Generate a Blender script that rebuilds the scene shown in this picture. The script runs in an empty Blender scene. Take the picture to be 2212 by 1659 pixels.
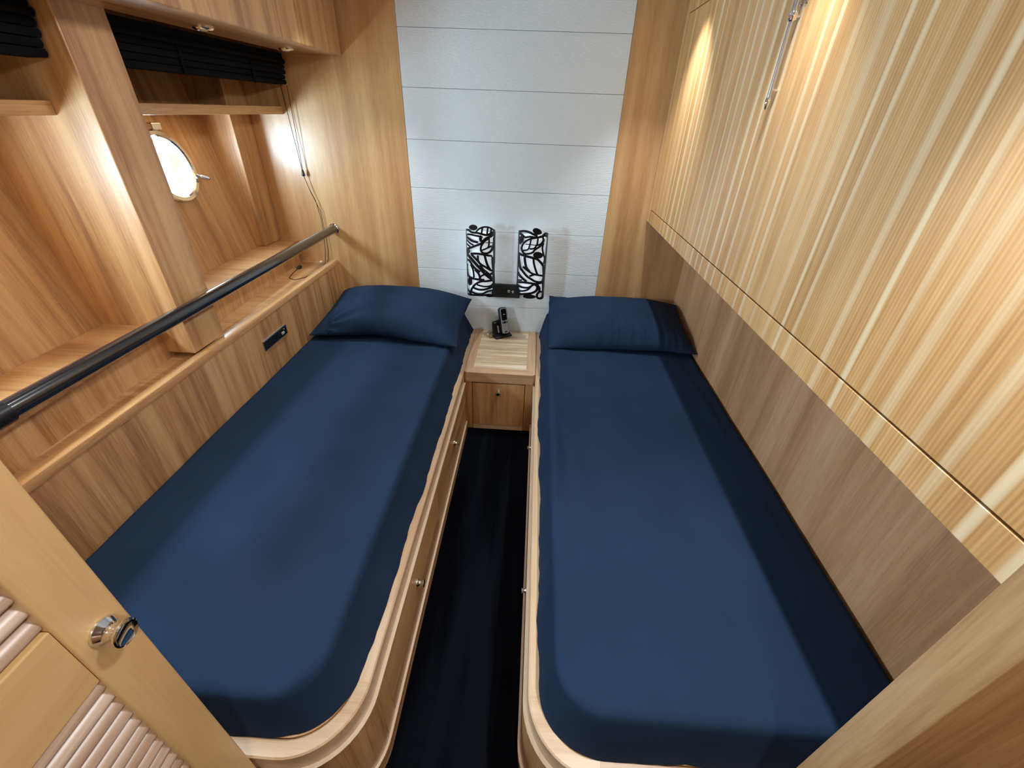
import bpy, bmesh, math, random
from mathutils import Vector, Matrix, noise
random.seed(7)
PI = math.pi
sc = bpy.context.scene
COL = sc.collection

# ------------------------------------------------------------------ camera
Rw = Matrix(((0.99776612, 0.05845899, -0.03233124),
             (0.05874901, -0.53746163, 0.8412393),
             (0.0318012, -0.8412595, -0.53969541)))     # columns: right, down, forward in world axes
right, down, fwd = Rw.col[0], Rw.col[1], Rw.col[2]
cd = bpy.data.cameras.new('camera')
cd.sensor_width = 36.0
cd.lens = 36.0 * 916.43 / 2212.0
cd.clip_start = 0.01
cam = bpy.data.objects.new('camera', cd)
COL.objects.link(cam)
M = Matrix.Identity(4)
for r in range(3):
    M[r][0] = right[r]; M[r][1] = -down[r]; M[r][2] = -fwd[r]
M[0][3], M[1][3], M[2][3] = 0.0, 0.0, 1.5
cam.matrix_world = M
sc.camera = cam

# ------------------------------------------------------------------ exposure, world, lights
vs = sc.view_settings
vs.view_transform = 'Standard'; vs.look = 'None'; vs.exposure = 0.15; vs.gamma = 1.0
vs.use_curve_mapping = False
w = bpy.data.worlds.new('world'); sc.world = w; w.use_nodes = True
bg = w.node_tree.nodes['Background']
bg.inputs[0].default_value = (0.80, 0.92, 1.0, 1); bg.inputs[1].default_value = 6.0

def lamp(name, typ, loc, energy, color, aim=None, **kw):
    d = bpy.data.lights.new(name, typ); d.energy = energy; d.color = color
    for k, v in kw.items(): setattr(d, k, v)
    o = bpy.data.objects.new(name, d); COL.objects.link(o); o.location = loc
    if aim is not None:
        o.rotation_euler = (Vector(aim) - Vector(loc)).to_track_quat('-Z', 'Y').to_euler()
    return o
COOL = (0.90, 0.95, 1.0)
# recessed downlights over the middle of each bed, tight soft-edged beams
for lx, ly, e in ((-0.75, 0.40, 23), (-0.75, 1.20, 16), (-0.75, 2.0, 27), (0.47, 0.40, 62), (0.47, 1.20, 21), (0.47, 2.03, 36)):
    lamp('downlight_beam', 'SPOT', (lx, ly, 1.945), e, COOL, (lx, ly, 0), spot_size=math.radians(76), spot_blend=1.0, shadow_soft_size=0.015)
for ly in (0.45, 1.45):                             # unseen fill spots, added to brighten the hull side
    lamp('hull_side_fill', 'SPOT', (0.30, ly, 1.95), 26, (0.95, 0.97, 1.0), (-1.1, ly + 0.05, 1.15), spot_size=math.radians(118), spot_blend=1.0, shadow_soft_size=0.08)
lamp('lobby_fill', 'AREA', (0.25, -0.6, 1.95), 11, (1.0, 0.93, 0.82), (0.1, -0.75, 0), shape='DISK', size=0.25)  # unseen soft fill added behind the camera, lifts door and jamb
for wy, we in ((0.62, 25), (1.865, 11)):   # daylight entering through each porthole
    px_ = -1.42 - 0.2 * (1.262 - 0.86) - 0.03 * (wy - 1.2)
    lamp('porthole_daylight', 'AREA', (px_ - 0.022, wy, 1.258), we, (0.58, 0.82, 1.0), (px_ + 1.0, wy + 0.05, 1.16), shape='DISK', size=0.22)

# ------------------------------------------------------------------ materials
def newmat(name):
    m = bpy.data.materials.new(name); m.use_nodes = True
    nt = m.node_tree; b = nt.nodes['Principled BSDF']
    return m, nt, b
def N(nt, typ, **kw):
    n = nt.nodes.new(typ)
    for k, v in kw.items(): setattr(n, k, v)
    return n
def L(nt, a, b): nt.links.new(a, b)
def flat(name, col, rough=0.5, metal=0.0, spec=0.5, coat=0.0):
    m, nt, b = newmat(name)
    b.inputs['Base Color'].default_value = (*col, 1); b.inputs['Roughness'].default_value = rough
    b.inputs['Metallic'].default_value = metal; b.inputs['Specular IOR Level'].default_value = spec
    b.inputs['Coat Weight'].default_value = coat
    return m
def ramp(nt, stops, interp='LINEAR'):
    r = N(nt, 'ShaderNodeValToRGB'); e = r.color_ramp; e.interpolation = interp
    while len(e.elements) < len(stops): e.elements.new(0.5)
    for el, (p, c) in zip(e.elements, stops): el.position = p; el.color = (*c, 1)
    return r
def wood(name, dark, mid, light, axis='z', broad=10, medium=48, fine=300, rough=0.33, cream=None, lo=0.39, hi=0.61, spec=0.9):
    """veneer: streaks run along the given axis"""
    m, nt, b = newmat(name)
    geo = N(nt, 'ShaderNodeNewGeometry'); info = N(nt, 'ShaderNodeObjectInfo')
    mp = N(nt, 'ShaderNodeMapping')
    s = {'x': (0.045, 1, 1), 'y': (1, 0.045, 1), 'z': (1, 1, 0.045), 'hull': (0.045, 1, 0.045)}[axis]
    mp.inputs['Scale'].default_value = s
    L(nt, geo.outputs['Position'], mp.inputs['Vector'])
    wm = N(nt, 'ShaderNodeMath', operation='MULTIPLY'); wm.inputs[1].default_value = 37.0
    L(nt, info.outputs['Random'], wm.inputs[0])
    outs = []
    for scl, det in ((broad, 2.0), (medium, 2.0), (fine, 1.0)):
        n = N(nt, 'ShaderNodeTexNoise', noise_dimensions='4D'); n.inputs['Scale'].default_value = scl
        n.inputs['Detail'].default_value = det; L(nt, mp.outputs[0], n.inputs['Vector']); L(nt, wm.outputs[0], n.inputs['W'])
        outs.append(n.outputs['Fac'])
    a = N(nt, 'ShaderNodeMath', operation='MULTIPLY'); a.inputs[1].default_value = 0.5; L(nt, outs[0], a.inputs[0])
    c = N(nt, 'ShaderNodeMath', operation='MULTIPLY_ADD'); c.inputs[1].default_value = 0.3; L(nt, outs[1], c.inputs[0]); L(nt, a.outputs[0], c.inputs[2])
    d = N(nt, 'ShaderNodeMath', operation='MULTIPLY_ADD'); d.inputs[1].default_value = 0.2; L(nt, outs[2], d.inputs[0]); L(nt, c.outputs[0], d.inputs[2])
    r = ramp(nt, ((lo, dark), (0.5 * (lo + hi), mid), (hi, light))); L(nt, d.outputs[0], r.inputs[0])
    col = r.outputs[0]
    if cream:      # narrow pale streaks, irregularly spaced
        wv = N(nt, 'ShaderNodeTexWave', wave_type='BANDS', bands_direction='Y', wave_profile='SIN'); wv.inputs['Scale'].default_value = cream[1]
        wv.inputs['Distortion'].default_value = 4.0; wv.inputs['Detail'].default_value = 2.0; wv.inputs['Detail Scale'].default_value = 1.6; wv.inputs['Detail Roughness'].default_value = 0.6
        L(nt, mp.outputs[0], wv.inputs['Vector'])
        rr = ramp(nt, ((0.74, (0, 0, 0)), (0.97, (1, 1, 1)))); L(nt, wv.outputs['Fac'], rr.inputs[0])
        n = N(nt, 'ShaderNodeTexNoise', noise_dimensions='4D'); n.inputs['Scale'].default_value = 7.0; n.inputs['Detail'].default_value = 1.0
        L(nt, mp.outputs[0], n.inputs['Vector'])
        r2 = ramp(nt, ((0.36, (0.15, 0.15, 0.15)), (0.58, (1, 1, 1)))); L(nt, n.outputs['Fac'], r2.inputs[0])
        f0 = N(nt, 'ShaderNodeMath', operation='MULTIPLY'); L(nt, rr.outputs[0], f0.inputs[0]); L(nt, r2.outputs[0], f0.inputs[1])
        f = N(nt, 'ShaderNodeMath', operation='MULTIPLY'); f.inputs[1].default_value = cream[2]; L(nt, f0.outputs[0], f.inputs[0])
        # fine corduroy-like grain lines
        w2 = N(nt, 'ShaderNodeTexWave', wave_type='BANDS', bands_direction='Y', wave_profile='SIN'); w2.inputs['Scale'].default_value = 44.0
        w2.inputs['Distortion'].default_value = 3.0; w2.inputs['Detail'].default_value = 2.0; w2.inputs['Detail Scale'].default_value = 0.6; L(nt, mp.outputs[0], w2.inputs['Vector'])
        mr = N(nt, 'ShaderNodeMapRange'); mr.inputs[3].default_value = 0.86; mr.inputs[4].default_value = 1.06; L(nt, w2.outputs['Fac'], mr.inputs[0])
        ml = N(nt, 'ShaderNodeMix', data_type='RGBA', blend_type='MULTIPLY'); ml.inputs[0].default_value = 1.0; L(nt, col, ml.inputs[6]); L(nt, mr.outputs[0], ml.inputs[7]); col = ml.outputs[2]
        mx = N(nt, 'ShaderNodeMix', data_type='RGBA'); L(nt, f.outputs[0], mx.inputs[0]); L(nt, col, mx.inputs[6]); mx.inputs[7].default_value = (*cream[0], 1)
        col = mx.outputs[2]
    L(nt, col, b.inputs['Base Color'])
    b.inputs['Roughness'].default_value = rough; b.inputs['Specular IOR Level'].default_value = spec
    bp = N(nt, 'ShaderNodeBump'); bp.inputs['Strength'].default_value = 0.04; bp.inputs['Distance'].default_value = 0.001
    L(nt, outs[2], bp.inputs['Height']); L(nt, bp.outputs[0], b.inputs['Normal'])
    return m
D_, M_, L_ = (0.335, 0.155, 0.058), (0.52, 0.278, 0.114), (0.635, 0.38, 0.175)
W_Z = wood('cherry_veneer_upright', D_, M_, L_, 'z', broad=17, medium=52)
W_HULL = wood('cherry_veneer_sloping', D_, M_, L_, 'hull', broad=17, medium=52)
W_X = wood('cherry_veneer_crosswise', D_, M_, L_, 'x')
W_Y = wood('cherry_veneer_lengthwise', D_, M_, L_, 'y')
W_BACK = wood('cherry_veneer_head_wall', (0.45, 0.230, 0.090), (0.57, 0.318, 0.132), (0.68, 0.42, 0.195), 'z', broad=8, medium=34)
W_BUNK = wood('striped_bunk_veneer', (0.52, 0.262, 0.088), (0.65, 0.355, 0.132), (0.75, 0.445, 0.192), 'z', broad=11, medium=75, fine=230, rough=0.30,
              cream=((0.87, 0.68, 0.42), 5.2, 0.85))
W_RAIL = wood('pale_rail_wood', (0.50, 0.31, 0.17), (0.60, 0.40, 0.235), (0.69, 0.49, 0.31), 'y', broad=14, medium=60)
W_RAILX = wood('pale_rail_wood_crosswise', (0.50, 0.31, 0.17), (0.60, 0.40, 0.235), (0.69, 0.49, 0.31), 'x', broad=14, medium=60)
W_HIGHLIGHT = wood('painted_edge_highlight', (0.66, 0.50, 0.34), (0.74, 0.58, 0.41), (0.80, 0.65, 0.48), 'y')  # pale colour paints the highlight on the drawer and plinth edges
W_RECESS = wood('recess_wall_veneer', (0.43, 0.215, 0.100), (0.56, 0.300, 0.152), (0.66, 0.385, 0.21), 'z', spec=0.5)
W_FRAME = wood('nightstand_frame_wood', (0.44, 0.25, 0.13), (0.54, 0.325, 0.18), (0.62, 0.40, 0.24), 'y', broad=14, medium=60)
W_FRAMEX = wood('nightstand_frame_wood_crosswise', (0.44, 0.25, 0.13), (0.54, 0.325, 0.18), (0.62, 0.40, 0.24), 'x', broad=14, medium=60)
W_INSET = wood('striped_nightstand_top', (0.44, 0.29, 0.165), (0.62, 0.46, 0.29), (0.78, 0.64, 0.46), 'x', broad=26, medium=60, fine=200, lo=0.40, hi=0.60)
W_DOOR = wood('yellow_door_wood', (0.66, 0.42, 0.18), (0.73, 0.475, 0.215), (0.78, 0.53, 0.25), 'z', broad=9, medium=40)
W_DOORY = wood('yellow_door_wood_crosswise', (0.66, 0.42, 0.18), (0.73, 0.475, 0.215), (0.78, 0.53, 0.25), 'y', broad=9, medium=40)
W_SLAT = wood('grey_brown_slat_wood', (0.42, 0.27, 0.19), (0.56, 0.40, 0.31), (0.70, 0.56, 0.47), 'y', broad=30, medium=90)
W_JAMB = wood('oak_jamb_wood', (0.41, 0.22, 0.092), (0.52, 0.30, 0.138), (0.61, 0.385, 0.192), 'z', broad=24, medium=80, spec=0.5)

def fabric(name, c1, c2, scale=900, bump=0.15, rough=0.9, patch=6.0, sheen=0.0, weave=(1, 1, 1)):
    m, nt, b = newmat(name)
    geo = N(nt, 'ShaderNodeNewGeometry')
    n1 = N(nt, 'ShaderNodeTexNoise'); n1.inputs['Scale'].default_value = patch; n1.inputs['Detail'].default_value = 3
    L(nt, geo.outputs['Position'], n1.inputs['Vector'])
    r = ramp(nt, ((0.35, c1), (0.65, c2))); L(nt, n1.outputs['Fac'], r.inputs[0]); L(nt, r.outputs[0], b.inputs['Base Color'])
    mp = N(nt, 'ShaderNodeMapping'); mp.inputs['Scale'].default_value = weave; L(nt, geo.outputs['Position'], mp.inputs['Vector'])
    n2 = N(nt, 'ShaderNodeTexNoise'); n2.inputs['Scale'].default_value = scale; n2.inputs['Detail'].default_value = 1; L(nt, mp.outputs[0], n2.inputs['Vector'])
    bp = N(nt, 'ShaderNodeBump'); bp.inputs['Strength'].default_value = bump; bp.inputs['Distance'].default_value = 0.002
    L(nt, n2.outputs['Fac'], bp.inputs['Height']); L(nt, bp.outputs[0], b.inputs['Normal'])
    b.inputs['Roughness'].default_value = rough; b.inputs['Specular IOR Level'].default_value = 0.1
    b.inputs['Sheen Weight'].default_value = sheen
    return m
F_NAVY = fabric('navy_cotton', (0.0125, 0.0268, 0.058), (0.0147, 0.0305, 0.066), sheen=0.0)
F_WALL = fabric('pale_linen_padding', (0.73, 0.785, 0.805), (0.77, 0.825, 0.845), scale=230, bump=0.9, patch=2.0, weave=(0.25, 1, 1))
F_BLIND = fabric('black_blind_cloth', (0.004, 0.0045, 0.006), (0.006, 0.007, 0.009), scale=500, patch=20)
# carpet with brushed lanes
F_CARPET, nt, b = newmat('black_pile_carpet')
geo = N(nt, 'ShaderNodeNewGeometry'); mp = N(nt, 'ShaderNodeMapping'); mp.inputs['Scale'].default_value = (9.0, 0.9, 1)
L(nt, geo.outputs['Position'], mp.inputs['Vector'])
n1 = N(nt, 'ShaderNodeTexNoise'); n1.inputs['Scale'].default_value = 1.0; n1.inputs['Detail'].default_value = 3; L(nt, mp.outputs[0], n1.inputs['Vector'])
r = ramp(nt, ((0.42, (0.0012, 0.0018, 0.0035)), (0.58, (0.0042, 0.0060, 0.0100)))); L(nt, n1.outputs['Fac'], r.inputs[0]); L(nt, r.outputs[0], b.inputs['Base Color'])
n2 = N(nt, 'ShaderNodeTexNoise'); n2.inputs['Scale'].default_value = 420; L(nt, geo.outputs['Position'], n2.inputs['Vector'])
bp = N(nt, 'ShaderNodeBump'); bp.inputs['Strength'].default_value = 0.6; bp.inputs['Distance'].default_value = 0.004; L(nt, n2.outputs['Fac'], bp.inputs['Height']); L(nt, bp.outputs[0], b.inputs['Normal'])
b.inputs['Roughness'].default_value = 1.0; b.inputs['Specular IOR Level'].default_value = 0.03

CHROME = flat('chrome', (0.80, 0.81, 0.83), 0.09, 1.0)
STEEL = flat('brushed_steel', (0.55, 0.57, 0.62), 0.25, 1.0)
BLACKMETAL = flat('black_lacquered_metal', (0.007, 0.006, 0.008), 0.35, 0.0, 0.3, 0.05)
LEATHER = flat('black_leather', (0.010, 0.011, 0.014), 0.22, 0.0, 0.8, 1.0)
LEATHER.node_tree.nodes['Principled BSDF'].inputs['Coat Roughness'].default_value = 0.12
BLACKPL = flat('black_plastic', (0.008, 0.009, 0.011), 0.35)
DARKGREEN = flat('dark_socket_plastic', (0.012, 0.020, 0.023), 0.4)
SILVER = flat('silver_plastic', (0.50, 0.51, 0.55), 0.35, 0.3)
SCREEN = flat('dark_screen', (0.006, 0.008, 0.007), 0.15)
OPAL = flat('opal_glass', (0.86, 0.90, 0.93), 0.12, 0.0, 0.5, 0.5)
OPAL_LIT, nt, b = newmat('lit_opal_glass')
b.inputs['Base Color'].default_value = (0.86, 0.90, 0.93, 1); b.inputs['Roughness'].default_value = 0.15
b.inputs['Emission Color'].default_value = (0.80, 0.91, 1.0, 1); b.inputs['Emission Strength'].default_value = 0.42
WHITEPL = flat('white_plastic', (0.8, 0.8, 0.8), 0.4)
CEIL = flat('pale_ceiling_lining', (0.62, 0.61, 0.60), 0.8)
CORD = flat('brown_black_cord', (0.02, 0.011, 0.007), 0.9, 0.0, 0.1)
GASKET = flat('grey_gasket', (0.35, 0.36, 0.37), 0.5)
GLASS, nt, b = newmat('window_glass')
tr = N(nt, 'ShaderNodeBsdfTransparent'); gl = N(nt, 'ShaderNodeBsdfGlossy'); gl.inputs['Roughness'].default_value = 0.02
mx = N(nt, 'ShaderNodeMixShader'); mx.inputs[0].default_value = 0.05
L(nt, tr.outputs[0], mx.inputs[1]); L(nt, gl.outputs[0], mx.inputs[2])
L(nt, mx.outputs[0], nt.nodes['Material Output'].inputs['Surface'])

# ------------------------------------------------------------------ object helpers
WLOC = {}
def tag(o, label=None, cat=None, group=None, kind=None):
    if label: o['label'] = label
    if cat: o['category'] = cat
    if group: o['group'] = group
    if kind: o['kind'] = kind
    return o
def thing(name, loc, label, cat, group=None):
    o = bpy.data.objects.new(name, None); COL.objects.link(o); o.location = loc; o.empty_display_size = 0.05
    WLOC[o] = Vector(loc)
    return tag(o, label, cat, group)
class B:
    """collects geometry in world coordinates, then links it as ONE mesh object"""
    def __init__(s): s.bm = bmesh.new(); s.round = False
    def hexa(s, pts, bev=0.0, seg=2):
        v = [s.bm.verts.new(p) for p in pts]
        fs = [s.bm.faces.new([v[i] for i in q]) for q in ((3, 2, 1, 0), (4, 5, 6, 7), (0, 1, 5, 4), (1, 2, 6, 5), (2, 3, 7, 6), (3, 0, 4, 7))]
        if bev > 0:
            es = list({e for f in fs for e in f.edges})
            bmesh.ops.bevel(s.bm, geom=es, offset=bev, segments=seg, affect='EDGES', profile=0.5)
        return s
    def box(s, x0, x1, y0, y1, z0, z1, bev=0.0, seg=2):
        return s.hexa([(x0, y0, z0), (x1, y0, z0), (x1, y1, z0), (x0, y1, z0), (x0, y0, z1), (x1, y0, z1), (x1, y1, z1), (x0, y1, z1)], bev, seg)
    def obox(s, mat, sx, sy, sz, bev=0.0, seg=2):
        """box centred on mat's origin"""
        p = [mat @ Vector((a * sx / 2, b_ * sy / 2, c * sz / 2)) for c in (-1, 1) for a, b_ in ((-1, -1), (1, -1), (1, 1), (-1, 1))]
        return s.hexa(p, bev, seg)
    def tube(s, pts, r, seg=10, cap=True, radii=None):
        s.round = True
        pts = [Vector(p) for p in pts]; rings = []
        prev = None
        for i, p in enumerate(pts):
            a = pts[max(i - 1, 0)]; c = pts[min(i + 1, len(pts) - 1)]
            t = (c - a).normalized()
            if prev is None:
                u = t.orthogonal().normalized()
            else:
                u = (prev - t * prev.dot(t))
                u = u.normalized() if u.length > 1e-6 else t.orthogonal().normalized()
            prev = u; vv = t.cross(u)
            rr = radii[i] if radii else r
            rings.append([s.bm.verts.new(p + (u * math.cos(2 * PI * k / seg) + vv * math.sin(2 * PI * k / seg)) * rr) for k in range(seg)])
        for a, c in zip(rings, rings[1:]):
            for k in range(seg): s.bm.faces.new((a[k], a[(k + 1) % seg], c[(k + 1) % seg], c[k]))
        if cap:
            s.bm.faces.new(list(reversed(rings[0]))); s.bm.faces.new(rings[-1])
        return s
    def lathe(s, origin, axis, prof, seg=24):
        s.round = True
        """prof: (height along axis, radius)"""
        o = Vector(origin); t = Vector(axis).normalized(); u = t.orthogonal().normalized(); vv = t.cross(u); rings = []
        for h, r_ in prof:
            r_ = max(r_, 1e-4)
            rings.append([s.bm.verts.new(o + t * h + (u * math.cos(2 * PI * k / seg) + vv * math.sin(2 * PI * k / seg)) * r_) for k in range(seg)])
        for a, c in zip(rings, rings[1:]):
            for k in range(seg): s.bm.faces.new((a[k], a[(k + 1) % seg], c[(k + 1) % seg], c[k]))
        s.bm.faces.new(list(reversed(rings[0]))); s.bm.faces.new(rings[-1])
        return s
    def sweep(s, path, width, z0, z1, side=1, bev=0.0):
        s.round = True
        """a rail of rectangular section along a plan path; width goes to the left (side=1) or right of travel"""
        P = [Vector((p[0], p[1])) for p in path]; out = []
        for i, p in enumerate(P):
            ns = []
            if i > 0: d = (P[i] - P[i - 1]).normalized(); ns.append(Vector((-d.y, d.x)))
            if i < len(P) - 1: d = (P[i + 1] - P[i]).normalized(); ns.append(Vector((-d.y, d.x)))
            n = sum(ns, Vector((0, 0))).normalized(); k = 1 / max(0.5, n.dot(ns[0]))
            out.append(p + n * width * side * k)
        b_ = bev
        rings = []
        for p, q in zip(P, out):
            d = (q - p).normalized(); 
            sec = [(p, z0), (p, z1 - b_), (p + d * b_, z1), (q - d * b_, z1), (q, z1 - b_), (q, z0)] if b_ > 0 else [(p, z0), (p, z1), (q, z1), (q, z0)]
            rings.append([s.bm.verts.new((a.x, a.y, z)) for a, z in sec])
        n = len(rings[0])
        for a, c in zip(rings, rings[1:]):
            for k in range(n): s.bm.faces.new((a[k], a[(k + 1) % n], c[(k + 1) % n], c[k]))
        s.bm.faces.new(list(reversed(rings[0]))); s.bm.faces.new(rings[-1])
        return s
    def prism(s, poly, axis, lo, hi):
        s.round = True
        """extrude a 2-d polygon along an axis"""
        def P(a, c, h): return {'x': (h, a, c), 'y': (a, h, c), 'z': (a, c, h)}[axis]
        lo_ = [s.bm.verts.new(P(a, c, lo)) for a, c in poly]; hi_ = [s.bm.verts.new(P(a, c, hi)) for a, c in poly]
        n = len(poly)
        for k in range(n): s.bm.faces.new((lo_[k], lo_[(k + 1) % n], hi_[(k + 1) % n], hi_[k]))
        s.bm.faces.new(list(reversed(lo_))); s.bm.faces.new(hi_)
        return s
    def done(s, name, mat, parent=None, smooth=None, label=None):
        bmesh.ops.recalc_face_normals(s.bm, faces=s.bm.faces)
        xs = [v.co for v in s.bm.verts]
        lo = Vector([min(c[i] for c in xs) for i in range(3)]); hi = Vector([max(c[i] for c in xs) for i in range(3)])
        o0 = Vector(((lo.x + hi.x) / 2, (lo.y + hi.y) / 2, lo.z))
        bmesh.ops.translate(s.bm, vec=-o0, verts=s.bm.verts)
        me = bpy.data.meshes.new(name); s.bm.to_mesh(me); s.bm.free()
        me.materials.append(mat)
        if smooth is None: smooth = 35 if s.round else 0
        if smooth:
            me.shade_smooth(); me.set_sharp_from_angle(angle=math.radians(smooth))
        o = bpy.data.objects.new(name, me); COL.objects.link(o); WLOC[o] = o0
        if parent is not None:
            o.parent = parent; o.location = o0 - WLOC[parent]
        else:
            o.location = o0
        if label: o['label'] = label
        return o
def struct(o, label=None):
    o['kind'] = 'structure'
    if label: o['label'] = label
    return o
def clone_tree(o, offset, parent=None):
    c = o.copy(); COL.objects.link(c)
    WLOC[c] = WLOC[o] + Vector(offset)
    if parent is not None: c.parent = parent
    else: c.location = WLOC[c]
    for ch in [k for k in bpy.data.objects if k.parent == o]: clone_tree(ch, offset, c)
    return c
KNOB = [(0, 0.0165), (0.002, 0.0175), (0.005, 0.0165), (0.010, 0.0125), (0.015, 0.0105), (0.020, 0.0108), (0.025, 0.0135), (0.028, 0.0165), (0.031, 0.0165), (0.032, 0.0145), (0.0305, 0.012)]
def knob(origin, axis, parent, k=1.0, name='knob'):
    return B().lathe(origin, axis, [(h * k, r_ * k) for h, r_ in KNOB], 28).done(name, CHROME, parent, 50)

HW = 2.36            # head wall
CZ = 1.98            # ceiling height
# ================================================================== the room shell
struct(B().box(-1.9, 1.3, -1.7, 2.46, -0.06, 0.0).done('floor', F_CARPET), 'black navy pile carpet between the two beds')
struct(B().box(-1.9, 1.3, -1.7, 2.46, CZ, CZ + 0.05).done('ceiling', CEIL))
# head wall: backing, two veneer panels, rows of padded panel
wb = struct(B().box(-1.9, 1.3, HW + 0.022, HW + 0.08, 0, CZ).done('wall_back', W_BACK), 'head wall of pale padding between wood panels')
B().box(-1.80, -0.653, HW, HW + 0.021, 0, CZ, 0.0015).done('veneer_panel', W_BACK, wb)
B().box(0.370, 0.90, HW, HW + 0.021, 0, CZ, 0.0015).done('veneer_panel', W_BACK, wb)
rows = [0.05, 0.30, 0.523, 0.736, 0.952, 1.155, 1.372, 1.581, 1.797, CZ]
for a, c in zip(rows, rows[1:]):
    B().box(-0.652, 0.369, HW + 0.001, HW + 0.021, a + 0.0006, c - 0.0006, 0.0016, 2).done('padded_panel', F_WALL, wb)
# right wall below the folded bunk, and behind it
XR = 0.822
struct(B().box(XR, XR + 0.05, 0.22, HW, 0, CZ).done('wall_right', W_RECESS), 'wood side wall recessed below the folded bunk')
# partition at the foot of the beds with the doorway the camera stands in
wf = struct(B().box(0.5, 1.3, 0.233, 0.287, 0, CZ, 0.002).done('wall_front', W_JAMB), 'wood partition edge at the foot of the right bed')
B().box(-1.8, -0.545, 0.233, 0.287, 0, CZ, 0.002).done('partition', W_JAMB, wf)
B().box(-0.544, 0.499, 0.233, 0.287, 1.90, CZ, 0.002).done('lintel', W_JAMB, wf)
# lobby behind the camera
struct(B().box(-1.9, 1.3, -1.7, -1.65, 0, CZ).done('wall_lobby', W_Z))
struct(B().box(1.25, 1.3, -1.65, 0.23, 0, CZ).done('wall_lobby_right', W_Z))
struct(B().box(-0.70, -0.65, -1.65, 0.23, 0, CZ).done('wall_lobby_left', W_Z))

# hull side with two round holes
def hx(y, z): return -1.42 - 0.2 * (z - 0.86) - 0.03 * (y - 1.2)
WR = 0.116
def hull_plate(bm, y0, y1, z0, z1, cy, cz):
    n = 64; outer, inner = [], []
    for k in range(n):
        a = 2 * PI * (k + 0.5) / n; c, s_ = math.cos(a), math.sin(a)
        t = min(((y1 - cy) if c > 0 else (y0 - cy)) / c if abs(c) > 1e-6 else 9e9, ((z1 - cz) if s_ > 0 else (z0 - cz)) / s_ if abs(s_) > 1e-6 else 9e9)
        outer.append((cy + c * t, cz + s_ * t)); inner.append((cy + c * WR, cz + s_ * WR))
    # snap nearest samples to the corners
    for cr in ((y0, z0), (y0, z1), (y1, z0), (y1, z1)):
        k = min(range(n), key=lambda i: (outer[i][0] - cr[0]) ** 2 + (outer[i][1] - cr[1]) ** 2); outer[k] = cr
    T = 0.07
    vo = [bm.verts.new((hx(y, z), y, z)) for y, z in outer]; vi = [bm.verts.new((hx(y, z), y, z)) for y, z in inner]
    vb = [bm.verts.new((hx(y, z) - T, y, z)) for y, z in inner]; vob = [bm.verts.new((hx(y, z) - T, y, z)) for y, z in outer]
    for k in range(n):
        j = (k + 1) % n
        bm.faces.new((vo[k], vo[j], vi[j], vi[k])); bm.faces.new((vi[k], vi[j], vb[j], vb[k])); bm.faces.new((vb[k], vb[j], vob[j], vob[k])); bm.faces.new((vob[k], vob[j], vo[j], vo[k]))
PH = ((0.62, 1.262), (1.865, 1.262))
h = B(); hull_plate(h.bm, 0.24, 1.3, 0.80, CZ, *PH[0])
wl = struct(h.done('wall_left', W_HULL, None, 20), 'sloping wood hull side with round portholes')
h = B(); hull_plate(h.bm, 1.3, 2.36, 0.80, CZ, *PH[1]); h.done('hull_panel', W_HULL, wl, 20)
struct(B().box(-1.60, -1.50, 0.24, HW, 0, 0.80).done('wall_left_lower', W_Z))
# portholes
HN = Vector((1, 0.03, 0.2)).normalized()
for i, (cy, cz) in enumerate(PH):
    c = Vector((hx(cy, cz), cy, cz))
    win = thing('window_%d' % (i + 1), c, ('round porthole in the sloping hull side between the two frame posts', 'round porthole in the hull bay nearest the camera, out of view')[1 - i], None); win['kind'] = 'structure'
    B().lathe(c - HN * 0.01, HN, [(0, 0.112), (0, 0.134), (0.014, 0.134), (0.020, 0.130), (0.020, 0.114), (0.014, 0.111), (0, 0.111)], 48).bm.free()
    rg = B(); pr = [(-0.005, 0.111), (-0.005, 0.134), (0.012, 0.134), (0.018, 0.130), (0.018, 0.116), (0.012, 0.111)]
    u = HN.orthogonal().normalized(); v = HN.cross(u); rr = []
    for k in range(56):
        a = 2 * PI * k / 56; d = u * math.cos(a) + v * math.sin(a)
        rr.append([rg.bm.verts.new(c + HN * hh + d * q) for hh, q in pr])
    for k in range(56):
        a, e = rr[k], rr[(k + 1) % 56]
        for q in range(6): rg.bm.faces.new((a[q], a[(q + 1) % 6], e[(q + 1) % 6], e[q]))
    rg.done('porthole_ring', CHROME, win)
    B().lathe(c - HN * 0.003, HN, [(0, 0.1135), (0.005, 0.1135)], 48).done('porthole_glass', GLASS, win)
    hd = B(); a0 = c + HN * 0.016 + Vector((0, 0.118, -0.040)); hd.lathe(a0, (0.75, 0.45, -0.35), [(0, 0.006), (0.02, 0.006), (0.022, 0.010), (0.040, 0.011), (0.052, 0.008), (0.055, 0.003)], 16).done('latch_knob', STEEL, win)
    B().box(c.x - 0.030, c.x + 0.0, cy - 0.005, cy + 0.045, cz + 0.132, cz + 0.158, 0.004).done('hinge', CHROME, win)

# frame posts
struct(B().box(-1.62, -1.14, 1.222, 1.378, 0.765, CZ, 0.003).done('trim_1', W_Z), 'broad upright wood frame post between the two hull bays')
struct(B().box(-1.62, -1.412, 2.2, HW - 0.001, 0.862, CZ, 0.002).done('trim_2', W_Z), 'narrow upright wood frame post in the far corner')

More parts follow.
